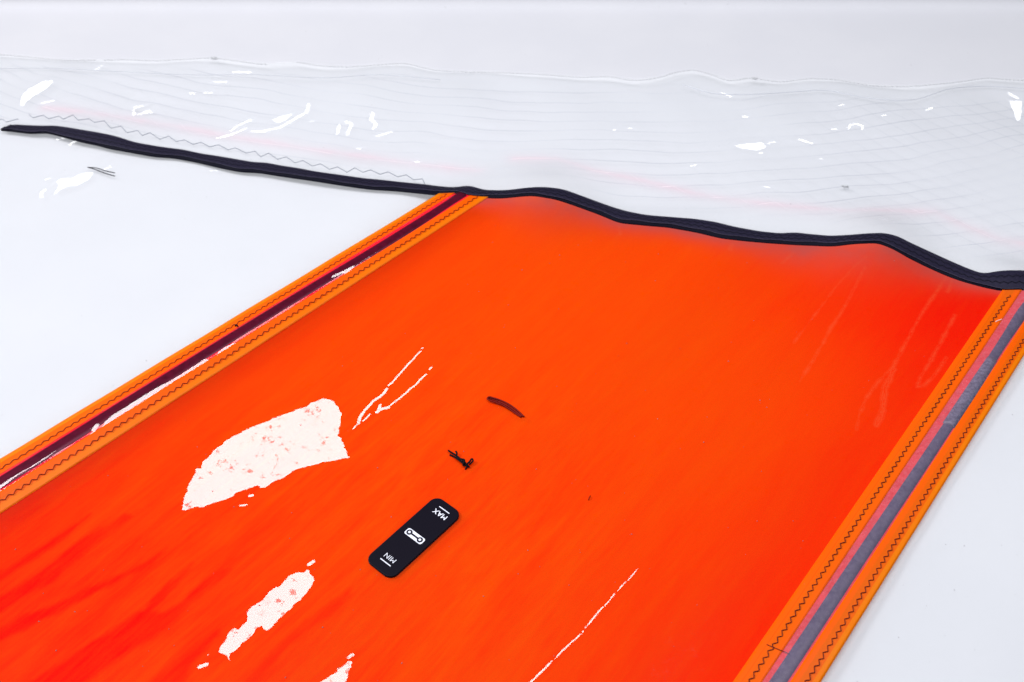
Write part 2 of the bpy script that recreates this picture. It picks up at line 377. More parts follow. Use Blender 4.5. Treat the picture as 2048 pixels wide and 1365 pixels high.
LINE += [(sc([(1005, 270), (960, 310), (910, 370), (860, 420), (780, 510), (700, 600), (650, 660), (600, 700)], z3, 680, 660), 1.4),
         (sc([(580, 740), (540, 800), (490, 840), (420, 885), (370, 940), (310, 1000)], z3, 680, 660), 2.4),
         (sc([(290, 1030), (250, 1090), (240, 1130), (225, 1170)], z3, 680, 660), 2.8), (sc([(220, 1170), (165, 1235)], z3, 680, 660), 1.2),
         (sc([(1140, 470), (1110, 500)], z3, 680, 660), 1.5), (sc([(1070, 560), (1000, 620), (940, 690), (870, 740), (820, 790), (760, 840), (680, 900), (620, 950)], z3, 680, 660), 1.5),
         (sc([(600, 970), (540, 985), (490, 1000), (455, 1030)], z3, 680, 660), 3.0), (sc([(500, 940), (480, 990)], z3, 680, 660), 2.2), (sc([(375, 1050), (320, 1110), (285, 1140)], z3, 680, 660), 1.4),
         (sc([(1008, 245), (1040, 228)], z3, 680, 660), 1.1)]
LINE += [([(1275, 1138), (1262, 1155), (1232, 1185), (1210, 1212), (1197, 1225), (1163, 1268), (1130, 1298), (1103, 1325), (1060, 1367), (1020, 1400)], .9)]
OR_POLY, OR_LINE = POLY, LINE
z = 2.0
UP_POLY = [sc([(80, 420), (85, 390), (110, 360), (160, 335), (205, 320), (215, 330), (190, 355), (140, 385), (115, 400), (95, 425)], z, 0, 0),
           sc([(525, 425), (570, 420), (620, 408), (690, 376), (640, 402), (590, 427), (545, 440), (550, 455), (600, 440), (630, 455), (560, 464), (525, 467)], z, 0, 0),
           sc([(1085, 484), (1110, 470), (1130, 463), (1172, 458), (1150, 480), (1115, 494)], z, 0, 0), sc([(1343, 552), (1348, 505), (1365, 498), (1358, 530)], z, 0, 0),
           sc([(875, 583), (930, 578), (1000, 573), (1017, 590), (980, 605), (920, 599)], z, 1024, 0), sc([(1960, 365), (1985, 400), (2040, 408), (2037, 470), (2020, 492), (2003, 440), (1980, 410)], z, 1024, 0)]
UP_LINE = [(sc(p, z, o, 0), h) for p, o, h in [([(1235, 420), (1228, 450), (1190, 472), (1120, 512), (1050, 528), (1010, 528)], 0, 2.4), ([(1005, 482), (950, 505), (925, 525)], 0, 1.8), ([(985, 516), (930, 540), (868, 556)], 0, 1.8),
            ([(1385, 490), (1408, 498), (1390, 540)], 0, 2.6), ([(1490, 455), (1485, 480), (1505, 500), (1495, 515)], 0, 3.0), ([(1510, 547), (1565, 530)], 0, 2.2), ([(935, 290), (1000, 292)], 0, 2.2), ([(860, 330), (905, 330)], 0, 1.8),
            ([(760, 375), (780, 376)], 0, 1.6), ([(815, 374), (850, 374)], 0, 1.2), ([(170, 415), (215, 405)], 0, 1.8), ([(375, 285), (410, 265)], 0, 1.2), ([(1430, 598), (1445, 597)], 0, 1.6), ([(1660, 650), (1675, 649)], 0, 1.8), ([(1240, 488), (1255, 487)], 0, 1.4),
            ([(990, 616), (1000, 613)], 1024, 1.6), ([(1025, 575), (1052, 570)], 1024, 1.6), ([(1150, 560), (1200, 577)], 1024, 2.0), ([(1345, 520), (1352, 503), (1378, 498), (1403, 508), (1400, 520)], 1024, 1.5),
            ([(1990, 378), (2022, 396)], 1024, 2.4), ([(1660, 442), (1678, 434)], 1024, 1.8), ([(925, 468), (940, 470)], 1024, 1.8), ([(405, 523), (415, 522)], 1024, 1.5), ([(470, 516), (478, 515)], 1024, 1.6), ([(715, 667), (735, 662)], 1024, 1.4),
            ([(1310, 424), (1325, 422)], 1024, 1.5), ([(1280, 520), (1295, 518)], 1024, 1.5), ([(1480, 466), (1495, 463)], 1024, 1.4), ([(840, 375), (875, 388)], 1024, 1.4), ([(1010, 750), (1030, 752)], 1024, 1.2), ([(1230, 637), (1240, 638)], 1024, 1.4)]]
z = 6.204
LF_POLY = [sc([(840, 590), (840, 555), (880, 520), (960, 505), (970, 520), (920, 545), (880, 585)], z, 0, 200),
           sc([(655, 1165), (690, 1110), (710, 1060), (690, 1040), (640, 1080), (590, 1110), (600, 1080), (650, 1030), (720, 985), (780, 970), (910, 970), (980, 935), (1080, 905), (1160, 905), (1150, 945), (1080, 1000), (1000, 1050), (920, 1080), (870, 1080), (800, 1110), (740, 1130), (700, 1170)], z, 0, 200)]
LF_LINE = [(sc([(695, 488), (740, 500)], z, 0, 200), 1.6), (sc([(560, 1120), (515, 1160), (515, 1210)], z, 0, 200), 2.2), (sc([(560, 998), (620, 975)], z, 0, 200), 1.4), (sc([(1300, 862), (1370, 832)], z, 0, 200), 1.6), (sc([(770, 482), (800, 484)], z, 0, 200), 1.2), ([(420, 343), (438, 342)], 1.2)]
z = 3.412
PK_POLY = [sc([(680, 743), (720, 690), (760, 655), (840, 605), (930, 548), (1090, 450), (1150, 418), (1250, 358), (1350, 293), (1400, 260), (1420, 266), (1400, 302), (1300, 375), (1150, 460), (930, 600), (800, 678), (690, 752)], z, 0, 640),
           sc([(1452, 262), (1490, 215), (1530, 185), (1590, 155), (1620, 143), (1600, 178), (1540, 212), (1500, 245), (1462, 272)], z, 0, 640)]
PK_LINE = [([(665, 553), (688, 542), (706, 532)], .9), ([(690, 546), (702, 538)], 1.1), (sc([(635, 745), (660, 715)], z, 0, 640), 1.6), (sc([(620, 775), (628, 765)], z, 0, 640), 1.2)]

def segdist(P, a, b):
    d = b-a; t = np.clip(((P-a)@d)/(d@d+1e-12), 0, 1); q = P-a-t[:, None]*d
    return np.hypot(q[:, 0], q[:, 1])
def poly_sdf(P, poly):
    n = len(poly); D = np.full(len(P), 9.); ins = np.zeros(len(P), bool)
    for i in range(n):
        a, b = poly[i], poly[(i+1) % n]; D = np.minimum(D, segdist(P, a, b))
        c = (a[1] > P[:, 1]) != (b[1] > P[:, 1])
        xx = (b[0]-a[0])*(P[:, 1]-a[1])/(b[1]-a[1]+1e-15)+a[0]; ins ^= c & (P[:, 0] < xx)
    return np.where(ins, -D, D)
def line_sdf(P, pts, hw):
    D = np.full(len(P), 9.)
    for i in range(len(pts)-1): D = np.minimum(D, segdist(P, pts[i], pts[i+1]))
    return D-hw
def px_size(p): return np.linalg.norm(p-CAM)/F
def field(V, polys, lines, margin=.04, off=0.0, aim=True):
    P = V[:, :2].astype(float); best = np.full(len(P), .2); rag = np.ones(len(P)); lie = np.zeros((len(P), 3)); lie[:, 2] = 1
    jobs = [(q, None) for q in polys]+list(lines)
    for pts, hw in jobs:
        a = np.array(pts, float); g = hit(a[:, 0], a[:, 1], off)
        lo, hi = g[:, :2].min(0)-margin, g[:, :2].max(0)+margin
        sel = np.where((P[:, 0] > lo[0]) & (P[:, 0] < hi[0]) & (P[:, 1] > lo[1]) & (P[:, 1] < hi[1]))[0]
        if not len(sel): continue
        ctr = g.mean(0)
        s = poly_sdf(P[sel], g[:, :2]) if hw is None else line_sdf(P[sel], g[:, :2], hw*px_size(ctr)*1.0+.00048)
        nrm = (CAM-ctr)/np.linalg.norm(CAM-ctr)+(KEY-ctr)/np.linalg.norm(KEY-ctr); nrm /= np.linalg.norm(nrm)  # turned so the patch mirrors the key softbox into the camera
        bt = s < best[sel]; k = sel[bt]; best[k] = s[bt]; lie[k] = nrm; rag[k] = 1.0 if hw is None else .16
    field.rag = rag
    return best, lie

# ------------------------------------------------------------------ film panels
def ruled(top_pts, bot_pts, m, off):
    """sheet between two edge lines on the sail, sampled m times between them"""
    t = np.linspace(0, 1, m)
    X = top_pts[:, None, :2]*(1-t)[None, :, None]+bot_pts[:, None, :2]*t[None, :, None]
    z = H(X[..., 0], X[..., 1])+off
    return np.concatenate([X, z[..., None]], -1)
# orange panel
n, m = 520, 600
b0, _ = ext(ln(0, 1005, 950, 396), .50, 0); c0, _ = ext(ln(1492, 1365, 2020, 583), .16, 0)
xs = np.linspace(950, 2022, n)
top = hit(xs, yM(xs)); bl, br = hit([b0[0]], [b0[1]])[0], hit([c0[0]], [c0[1]])[0]
s_ = np.linspace(0, 1, n)[:, None]; bot = bl*(1-s_)+br*s_
V = ruled(top, bot, m, .0010).reshape(-1, 3)
op = mesh_obj('orange_panel', V, gridfaces(n, m), m_orange, sail)
sd, lie = field(V, OR_POLY, OR_LINE); attr(op, 'patch', sd); attr(op, 'lie', lie); attr(op, 'rag', field.rag)
# clouded and scuffed areas of the film
z = 2.926
CLOUD = [[(-60, 1235), (0, 1197), (92, 1137), (160, 1078), (250, 1030), (262, 1035), (200, 1084), (150, 1124), (100, 1168), (0, 1228), (-60, 1262)],
         [(-60, 1290), (0, 1258), (51, 1234), (120, 1206), (205, 1166), (283, 1130), (335, 1098), (300, 1130), (240, 1163), (150, 1208), (60, 1254), (-60, 1312)],
         [(-60, 1180), (40, 1120), (120, 1070), (180, 1030), (130, 1078), (50, 1132), (-60, 1200)],
         sc([(100, 1120), (180, 1068), (400, 930), (600, 790), (850, 640), (900, 570), (1000, 480), (1130, 370), (1100, 420), (1030, 520), (930, 600), (895, 650), (950, 665), (1080, 600), (1120, 540), (1200, 470), (1300, 410), (1350, 410), (1250, 500), (1150, 590), (1000, 720), (850, 830), (650, 970), (520, 1068), (400, 1160)], z, 0, 1000),
         sc([(850, 1120), (1000, 970), (1150, 840), (1280, 740), (1290, 800), (1150, 930), (1050, 1120)], z, 0, 1000),
         sc([(1380, 1120), (1600, 880), (1800, 700), (2048, 520), (2048, 560), (1900, 700), (1700, 850), (1480, 1120)], z, 0, 1000),
         ]
sd, _ = field(V, CLOUD, []); attr(op, 'cloud', sd)
z = 3.413
SCUFF = [(sc(p, z, 1400, 500), h*.72) for p, h in [([(1130, 50), (1040, 130), (930, 250), (820, 400), (750, 490), (640, 640)], 2.6), ([(1125, 120), (1080, 210), (1020, 330), (960, 440), (890, 540), (840, 640), (790, 720), (740, 810), (680, 900)], 4.6),
         ([(1680, 190), (1600, 310), (1500, 460), (1430, 590), (1360, 720), (1320, 800), (1220, 900), (1130, 1020), (1080, 1150), (1070, 1230)], 5.0), ([(1320, 820), (1260, 950), (1250, 1100), (1200, 1200)], 9.),
         ([(1740, 450), (1650, 620), (1580, 750), (1500, 880), (1480, 940), (1530, 930), (1610, 850), (1680, 740)], 5.2), ([(640, 20), (560, 95)], 5.0), ([(1720, 215), (1690, 290)], 5.)]]
SCUFF += [([(1238, 452), (1240, 470)], 4.), ([(1465, 488), (1460, 500)], 5.), ([(1130, 402), (1140, 415)], 4.)]
sd, _ = field(V, [], SCUFF); attr(op, 'scuff', sd)
def blob(px, py, rx, ry, rot=0):
    g = hit([px], [py])[0]; c, s = math.cos(rot), math.sin(rot); dx, dy = V[:, 0]-g[0], V[:, 1]-g[1]
    return np.exp(-((dx*c+dy*s)/rx)**2-((-dx*s+dy*c)/ry)**2)
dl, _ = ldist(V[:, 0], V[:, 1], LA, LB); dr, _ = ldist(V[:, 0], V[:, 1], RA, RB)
warm = .78+.10*blob(1250, 600, .30, .25)-.42*np.exp(-((np.abs(dr)-.02)/.11)**2)-.26*np.exp(-((np.abs(dl)-.02)/.045)**2)  # redder along the battens: shade by the raised strips painted into the film tint
warm -= .40*blob(60, 1240, .28, .22)+.32*blob(1810, 600, .16, .13)+.16*blob(1640, 600, .18, .16)+.10*blob(1300, 1250, .12, .25)
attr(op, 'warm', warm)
attr(op, 'worn', np.clip(blob(420, 1230, .38, .26)+.7*blob(900, 1000, .16, .22)+.5*blob(700, 1000, .25, .15), 0, 1))
# milky reflection and shade below the seam tape, painted into the film
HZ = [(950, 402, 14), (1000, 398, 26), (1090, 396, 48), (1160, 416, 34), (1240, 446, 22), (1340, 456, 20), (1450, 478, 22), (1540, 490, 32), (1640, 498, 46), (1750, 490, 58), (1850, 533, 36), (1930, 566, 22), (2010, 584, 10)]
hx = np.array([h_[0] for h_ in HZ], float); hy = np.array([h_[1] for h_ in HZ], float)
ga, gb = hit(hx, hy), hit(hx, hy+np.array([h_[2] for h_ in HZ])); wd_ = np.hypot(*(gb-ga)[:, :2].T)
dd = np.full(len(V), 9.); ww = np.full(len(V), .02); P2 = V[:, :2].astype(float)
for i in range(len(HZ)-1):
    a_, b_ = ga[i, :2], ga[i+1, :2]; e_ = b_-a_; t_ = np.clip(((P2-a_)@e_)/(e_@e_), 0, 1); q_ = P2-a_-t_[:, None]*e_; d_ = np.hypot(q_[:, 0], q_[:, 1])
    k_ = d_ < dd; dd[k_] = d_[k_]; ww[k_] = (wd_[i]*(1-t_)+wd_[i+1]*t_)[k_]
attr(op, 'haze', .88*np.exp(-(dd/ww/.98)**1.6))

def clear(name, V, n, m, mat, polys, lines):
    o = mesh_obj(name, V, gridfaces(n, m), mat, sail)
    sd, lie = field(V, polys, lines); attr(o, 'patch', sd); attr(o, 'lie', lie); attr(o, 'rag', field.rag); return o
# upper clear panel with scrim
n, m = 900, 300
xs = np.linspace(-110, 2140, n); top = hit(xs, yT(xs)); bot = hit(xs, yM(xs))
Vu = ruled(top, bot, m, .0008).reshape(-1, 3)
up = clear('clear_panel', Vu, n, m, m_scrim, UP_POLY, UP_LINE); up['label'] = 'wide clear upper panel with faint thread grid'
PINK_GLOW = [([(90, 216), (170, 225), (240, 235), (330, 250), (430, 268), (510, 281), (600, 296), (700, 310), (780, 322), (870, 333), (960, 342)], 5), ([(1030, 318), (1110, 318), (1190, 342), (1290, 362), (1390, 388), (1530, 408), (1700, 422), (1870, 424), (1930, 452), (2000, 480), (2110, 500)], 4.5)]
sd, _ = field(Vu, [], PINK_GLOW, .06); attr(up, 'pink', np.clip(np.exp(-np.clip(sd+.002, 0, 1)/.009), 0, 1))  # pink light off the orange film, painted as a tint band
tt = np.tile(np.linspace(0, 1, m), n); attr(up, 'scrim', np.clip((tt-.06)/.08, 0, 1)*np.clip((.97-tt)/.12, .15, 1))
# left clear panel
n, m = 360, 360
xs = np.linspace(-100, 886, n); top = hit(xs, yM(np.maximum(xs, -59)))
a0, _ = ext(ln(0, 934, 886, 391), .55, 0); bl = hit([-1900], [1200])[0]; br = hit([a0[0]], [a0[1]])[0]
s_ = np.linspace(0, 1, n)[:, None]; bot = bl*(1-s_)+br*s_
clear('clear_panel', ruled(top, bot, m, .0006).reshape(-1, 3), n, m, m_clear, LF_POLY, LF_LINE)['label'] = 'plain clear panel left of the battens'
# right clear panel
n, m = 60, 100
d0, d1 = ext(ln(1612, 1365, 2046, 680), .2, .25); lp = hit(np.linspace(d1[0], d0[0], m), np.linspace(d1[1], d0[1], m))
rp = lp+np.array([.55, -.25, 0]); X = lp[None, :, :2]+(rp-lp)[None, :, :2]*np.linspace(0, 1, n)[:, None, None]
Vr = np.concatenate([X, (H(X[..., 0], X[..., 1])+.0006)[..., None]], -1).reshape(-1, 3)
clear('clear_panel', Vr, n, m, m_clear, [], [])['label'] = 'plain clear panel right of the grey batten'

# ------------------------------------------------------------------ orange tape strips, pockets, battens, stitching
def strip(out, inn, a, b, lap, crease, label, off):
    o0, o1 = ext(out, a, b); i0, i1 = ext(inn, a, b); n, k = 260, 9
    t = np.linspace(0, 1, n)[:, None]
    po, pi = o0+(o1-o0)*t, i0+(i1-i0)*t
    go, gi = hit(po[:, 0], po[:, 1], off), hit(pi[:, 0], pi[:, 1], off)
    s = np.linspace(0, 1, k)
    X = go[:, None]*(1-s)[None, :, None]+gi[:, None]*s[None, :, None]
    X[..., 2] = H(X[..., 0], X[..., 1])+off
    X[..., 2] += .0002*np.sin(np.linspace(0, 40, n))[:, None]
    V = X.reshape(-1, 3)
    # the tape has a little thickness: turned-down edges
    e0, e1 = X[:, :1].copy(), X[:, -1:].copy(); e0[..., 2] -= .0008; e1[..., 2] -= .0008
    X2 = np.concatenate([e0, X, e1], 1); V = X2.reshape(-1, 3)
    o = mesh_obj('orange_strip', V, gridfaces(n, k+2), m_strip, sail)
    u = np.r_[0, s, 1]; attr(o, 'across', np.tile(u, n)); attr(o, 'lap', np.full(len(V), lap)); attr(o, 'crease', np.full(len(V), crease))
    o['label'] = label; return o
strip(A_out, A_in, .30, .012, .30, 2., 'upper orange strip beside the left batten', .0018)
strip(B_out, B_in, .30, .010, -1.0 if False else .42, .36, 'lower orange strip beside the left batten', .0018)
strip(C_out, C_in, .14, .014, -1., .30, 'left orange strip beside the right batten', .0018)
strip(D_out, D_in, .14, .16, .27, 2., 'right orange strip beside the right batten', .0018)

def zigzag(name, out, inn, frac, a, b, pitch, amp, r, mat, label=None, off=.0024, skew=.12):
    """one long zigzag thread along a strip: frac across from the outer edge"""
    o0, o1 = ext(out, a, b); i0, i1 = ext(inn, a, b); p0, p1 = o0+(i0-o0)*frac, o1+(i1-o1)*frac
    t = np.linspace(0, 1, 400)[:, None]; q = p0+(p1-p0)*t; g = hit(q[:, 0], q[:, 1], off)
    d = np.r_[0, np.cumsum(np.hypot(*np.diff(g[:, :2], axis=0).T))]
    k = int(d[-1]/pitch*2); ss = []; 
    for i in range(k):
        ss.append((i*pitch/2+(pitch*.5*skew if i % 2 else 0)+random.uniform(-.04, .04)*pitch, 1 if i % 2 else -1))
    s = np.array([v for v, _ in ss]); sg = np.array([v for _, v in ss])
    x, y = np.interp(s, d, g[:, 0]), np.interp(s, d, g[:, 1])
    dr_ = (g[-1]-g[0])[:2]; dr_ /= np.hypot(*dr_); nx, ny = -dr_[1], dr_[0]
    am = amp*(1+rng.uniform(-.12, .12, len(s)))
    x = x+sg*am*nx; y = y+sg*am*ny
    # split every leg so that the thread follows the film
    xx = np.stack([x[:-1], .5*(x[:-1]+x[1:])], 1).ravel(); yy = np.stack([y[:-1], .5*(y[:-1]+y[1:])], 1).ravel()
    P = np.stack([xx, yy, H(xx, yy)+off], 1); P[1::2, 2] += .0003
    v, f = tube(P, r, 5)
    o = mesh_obj(name, v, f, mat, sail)
    if label: o['label'] = label
    return o
zigzag('zigzag_stitching', A_out, A_in, .66, .28, .014, .0099, .0018, .00048, m_thread_red)
zigzag('zigzag_stitching', B_out, B_in, .54, .28, .014, .0099, .0018, .00048, m_thread_red)
zigzag('zigzag_stitching', C_out, C_in, .56, .12, .003, .0099, .0018, .00048, m_thread_dark)
zigzag('zigzag_stitching', D_out, D_in, .46, .12, .10, .0099, .0018, .00048, m_thread_dark)

def pocket(e0, e1, a, b, lift, mat, polys, lines, label):
    p0, p1 = ext(e0, a, b); q0, q1 = ext(e1, a, b); n, k = 700, 22
    t = np.linspace(0, 1, n)[:, None]; p, q = p0+(p1-p0)*t, q0+(q1-q0)*t
    gp, gq = hit(p[:, 0], p[:, 1], .0014), hit(q[:, 0], q[:, 1], .0014)
    s = np.linspace(-.12, 1.12, k); X = gp[:, None]*(1-s)[None, :, None]+gq[:, None]*s[None, :, None]
    sc_ = np.clip(s, 0, 1)
    wv_ = 1.0 if lines else .2
    wob = 1+wv_*(.10*np.sin(np.linspace(0, 31, n))+.07*np.sin(np.linspace(1, 83, n)))
    X[..., 2] = H(X[..., 0], X[..., 1])+.0012+lift*(np.sin(np.pi*sc_)**.8)[None]*wob[:, None]
    V = X.reshape(-1, 3); o = mesh_obj('batten_pocket', V, gridfaces(n, k), mat, sail)
    sd, lie = field(V, polys, lines, .03, .004); attr(o, 'patch', sd-.0007); attr(o, 'lie', lie); attr(o, 'rag', field.rag*.3); o['label'] = label
    return o
pocket(A_in, B_in, .28, .006, .0026, m_pock_l, PK_POLY, PK_LINE, 'red film pocket over the maroon batten')
pocket(C_in, D_in, .12, .12, .0050, m_pock_r, [], [], 'pink film pocket over the grey batten')

def backing(e0, e1, a, b, mat, label):
    p0, p1 = ext(e0, a, b); q0, q1 = ext(e1, a, b); n, k = 160, 5
    t = np.linspace(0, 1, n)[:, None]; p, q = p0+(p1-p0)*t, q0+(q1-q0)*t
    gp, gq = hit(p[:, 0], p[:, 1], .0013), hit(q[:, 0], q[:, 1], .0013)
    s = np.linspace(-.3, 1.3, k); X = gp[:, None]*(1-s)[None, :, None]+gq[:, None]*s[None, :, None]
    X[..., 2] = H(X[..., 0], X[..., 1])+.0013
    mesh_obj('pocket_backing', X.reshape(-1, 3), gridfaces(n, k), mat, sail)['label'] = label
backing(A_in, B_in, .28, .006, m_back_l, 'red film under the maroon batten')
backing(C_in, D_in, .12, .12, m_back_r, 'pink red film under the grey batten')
def batten(px, r, sink, mat, label, high=.0044):
    p = np.array(px, float); p = smooth_line(p, 160); g = hit(p[:, 0], p[:, 1], .001)
    g[:, 2] = H(g[:, 0], g[:, 1])+sink
    k = 25; g[:, 2] = np.convolve(np.pad(g[:, 2], k//2, mode='edge'), np.ones(k)/k, 'valid')
    r = np.interp(np.linspace(0, 1, 160), np.linspace(0, 1, len(r)), r)
    o = mesh_obj('batten', *tube(g, r, 24, True, .0052/r), mat)
    c = g.mean(0); base = Vector((c[0], c[1], 0)); o.data.transform(Matrix.Translation(-base)); o.location = base
    tag(o, label, 'batten', 'battens in the sail pockets'); return o, g
batten([(-270, 1133), (0, 966), (300, 777), (600, 591), (800, 469), (926, 389)], [.0113, .0110, .0107, .0104, .0100, .0105], -.0022, m_tube_l, 'dark maroon batten tube in the left pocket')
rb, rg = batten([(1460, 1508), (1557, 1365), (1712, 1130), (1866, 899), (1960, 756), (2030, 648), (2110, 525)], [.0098, .0098, .0094, .0088, .0084, .0082, .0080], -.0022, m_tube_r, 'slate grey batten tube in the right pocket', .0062)
fp = smooth_line(np.array([(1897, 852), (1930, 802), (1960, 756), (1984, 719)], float), 20); fg = hit(fp[:, 0], fp[:, 1], .001); fg[:, 2] = np.interp(fg[:, 1], rg[:, 1], rg[:, 2])
rr = np.linspace(.0088, .0078, 20)+.0004*np.sin(np.linspace(0, math.pi, 20))
fv, ff = tube(fg, rr, 24, True, .0068/rr); fo = mesh_obj('ferrule', fv, ff, m_ferrule); fo.parent = rb; fo.location = -rb.location

# black seam tape: folded webbing with a thick front hem
n = 560; xs = np.linspace(2, 2135, n)
hemp = np.interp(xs, [0, 20, 90, 300, 700, 900, 935, 980, 1050, 1090, 1200, 1300, 1500, 1650, 1750, 1800, 1900, 2003, 2048, 2135], [2.5, 5, 5, 8, 8, 9, 3, 8, 7, 7, 9, 9, 9, 8, 7, 8, 8, 6, 4, 4])+.6*np.sin(xs*.09)+.5*np.sin(xs*.031+1)
yu, yl = yU(xs), yL(xs); ker = np.ones(7)/7
yu = np.convolve(np.pad(yu, 3, mode='edge'), ker, 'valid'); yl = np.convolve(np.pad(yl, 3, mode='edge'), ker, 'valid'); yl[:6] = yL(xs[:6]); yu[:6] = yU(xs[:6])
rows = [(yu, -.0006), (yu, .0014), (yu*.8+(yl-hemp)*.2, .0026), (yu*.5+(yl-hemp)*.5, .0032), (yu*.2+(yl-hemp)*.8, .0036), (yl-hemp, .0036)]
X = np.stack([hit(xs, yy, o_) for yy, o_ in rows], 1); k = len(rows)
st_ = mesh_obj('seam_tape', X.reshape(-1, 3), gridfaces(n, k), m_tape, sail)
rows = [(yl-hemp-.3, .0034), (yl-hemp+.8, .0034), (yl-hemp*.75, .0027), (yl-hemp*.4, .0019), (yl, .0010), (yl+.3, -.0008)]
X = np.stack([hit(xs, yy, o_) for yy, o_ in rows], 1)
mesh_obj('tape_hem', X.reshape(-1, 3), gridfaces(n, len(rows)), m_hem_shade, sail)
g = hit(xs, yl-hemp+.2, .0040); hf_ = mesh_obj('hem_highlight', *tube(g, .00028, 4), principled('lavender_highlight', (.055, .050, .090, 1), .5, .3), sail)  # thin pale tube added as a painted highlight along the fold
for fr_ in (.30, .66):
    q = np.stack([xs, yu*(1-fr_)+(yl-hemp)*fr_], 1); g = hit(q[:, 0], q[:, 1], .0040)
    d = np.r_[0, np.cumsum(np.hypot(*np.diff(g[:, :2], axis=0).T))]; pit = .0105; kk = int(d[-1]/pit*2)
    s = np.arange(kk)*pit/2; sg = np.where(np.arange(kk) % 2, 1, -1); x = np.interp(s, d, g[:, 0]); y = np.interp(s, d, g[:, 1])+sg*.0017
    zz = np.interp(s, d, g[:, 2])+sg*.0002
    mesh_obj('zigzag_stitching', *tube(np.stack([x, y, zz+.0004], 1), .00042, 4), m_tape_thread, sail)['label'] = 'black zigzag thread on the black seam tape'

# long grey zigzag on the clear film above the tape
zz = sc([(360, 185), (410, 222), (540, 190), (600, 235), (730, 203), (785, 240), (905, 188), (970, 253), (1105, 235), (1170, 280), (1295, 260), (1375, 353), (1500, 325), (1575, 408), (1705, 380), (1765, 442), (1861, 408)], 6.204, 0, 200)
zz += sc([(640, 558), (675, 545), (705, 567), (738, 560), (772, 578), (805, 570), (838, 588), (875, 580), (912, 600), (942, 592), (985, 613), (1020, 605), (1042, 628), (1075, 613), (1110, 638), (1145, 628), (1180, 652), (1212, 643), (1250, 665), (1282, 656), (1318, 678), (1350, 668), (1388, 690), (1418, 672), (1452, 690), (1482, 680), (1520, 698), (1552, 688), (1590, 708), (1625, 700), (1655, 720), (1690, 716), (1698, 735)], 2.0, 0, 0)
za = np.array(zz); g = hit(za[:, 0], za[:, 1], .0016)
zb = np.array(sc([(-60, 270), (-20, 245), (30, 240), (78, 276), (215, 238), (230, 246)], 6.204, 0, 200)); g2 = hit(zb[:, 0], zb[:, 1], .0016)
v, f = merge([tube(g, .00050, 5), tube(g2, .00050, 5)])
mesh_obj('zigzag_stitching', v, f, m_thread_grey, sail)['label'] = 'long grey zigzag thread above the black seam tape'

# dashed edge thread along the far edge of the clear film
parts = []; xx = -60.0
tl = smooth_line(TOP, 900)
e3 = hit(tl[:, 0], tl[:, 1]+1.0, .0016); d = np.r_[0, np.cumsum(np.linalg.norm(np.diff(e3, axis=0), axis=1))]; s = 0.0
while s < d[-1]-.01:
    ln_ = random.uniform(.0032, .0052)
    xm = np.interp(s, d, tl[:, 0])
    if not (190 < xm < 205 or 530 < xm < 585) :
        q = np.array([[np.interp(v_, d, e3[:, c_]) for c_ in range(3)] for v_ in (s, s+ln_)]); q[:, 1] += random.uniform(-.0004, .0004)
        parts.append(tube(q, .0006, 4))
    s += ln_+random.uniform(.0018, .0030)
v, f = merge(parts); es = mesh_obj('edge_stitching', v, f, m_thread_pale, sail); es['label'] = 'pale dashed thread along the far film edge'; es['kind'] = 'stuff'
# second hem line inside the far edge
hem = np.array([(1365, 170), (1420, 186), (1500, 189), (1590, 184), (1650, 181), (1710, 192), (1770, 200), (1830, 199), (1900, 178), (1960, 173), (2060, 178)], float); hm = smooth_line(hem, 80)
mesh_obj('hem_thread', *tube(hit(hm[:, 0], hm[:, 1], .0012), .0006, 4), principled('faint_thread', (.52, .54, .60, 1), .5, .3), sail)
hem = np.array([(-40, 138), (100, 137), (230, 143), (380, 150), (520, 150), (650, 156), (760, 150), (880, 160)], float); hm = smooth_line(hem, 80)
mesh_obj('hem_thread', *tube(hit(hm[:, 0], hm[:, 1], .0012), .0005, 4), bpy.data.materials['faint_thread'], sail)

# ------------------------------------------------------------------ plaque
pc = np.array([(871.5, 989.4), (926.8, 1028.4), (726.8, 1120), (782.7, 1158)]); G = hit(pc[:, 0], pc[:, 1], .004)
TLc, TRc, BLc, BRc = G[:, :2]
ctr = G[:, :2].mean(0); ul = ((TLc-BLc)+(TRc-BRc))/2; Lp = np.hypot(*ul); ul = ul/Lp
vs = ((TRc-TLc)+(BRc-BLc))/2; vperp = np.array([ul[1], -ul[0]]); Wp = abs(vs@vperp)
zt = G[:, 2].mean()
print('plaque', Lp, Wp, 'skew', vs@ul)
pl = empty('label_plaque', (ctr[0], ctr[1], zt-.004), 'black rounded plaque with white MIN and MAX lines lying on the orange film', 'plaque')
pl.rotation_euler = (0, 0, math.atan2(-ul[1], -ul[0])-math.pi/2)   # local +Y = -ul (text tops point to the MIN end)
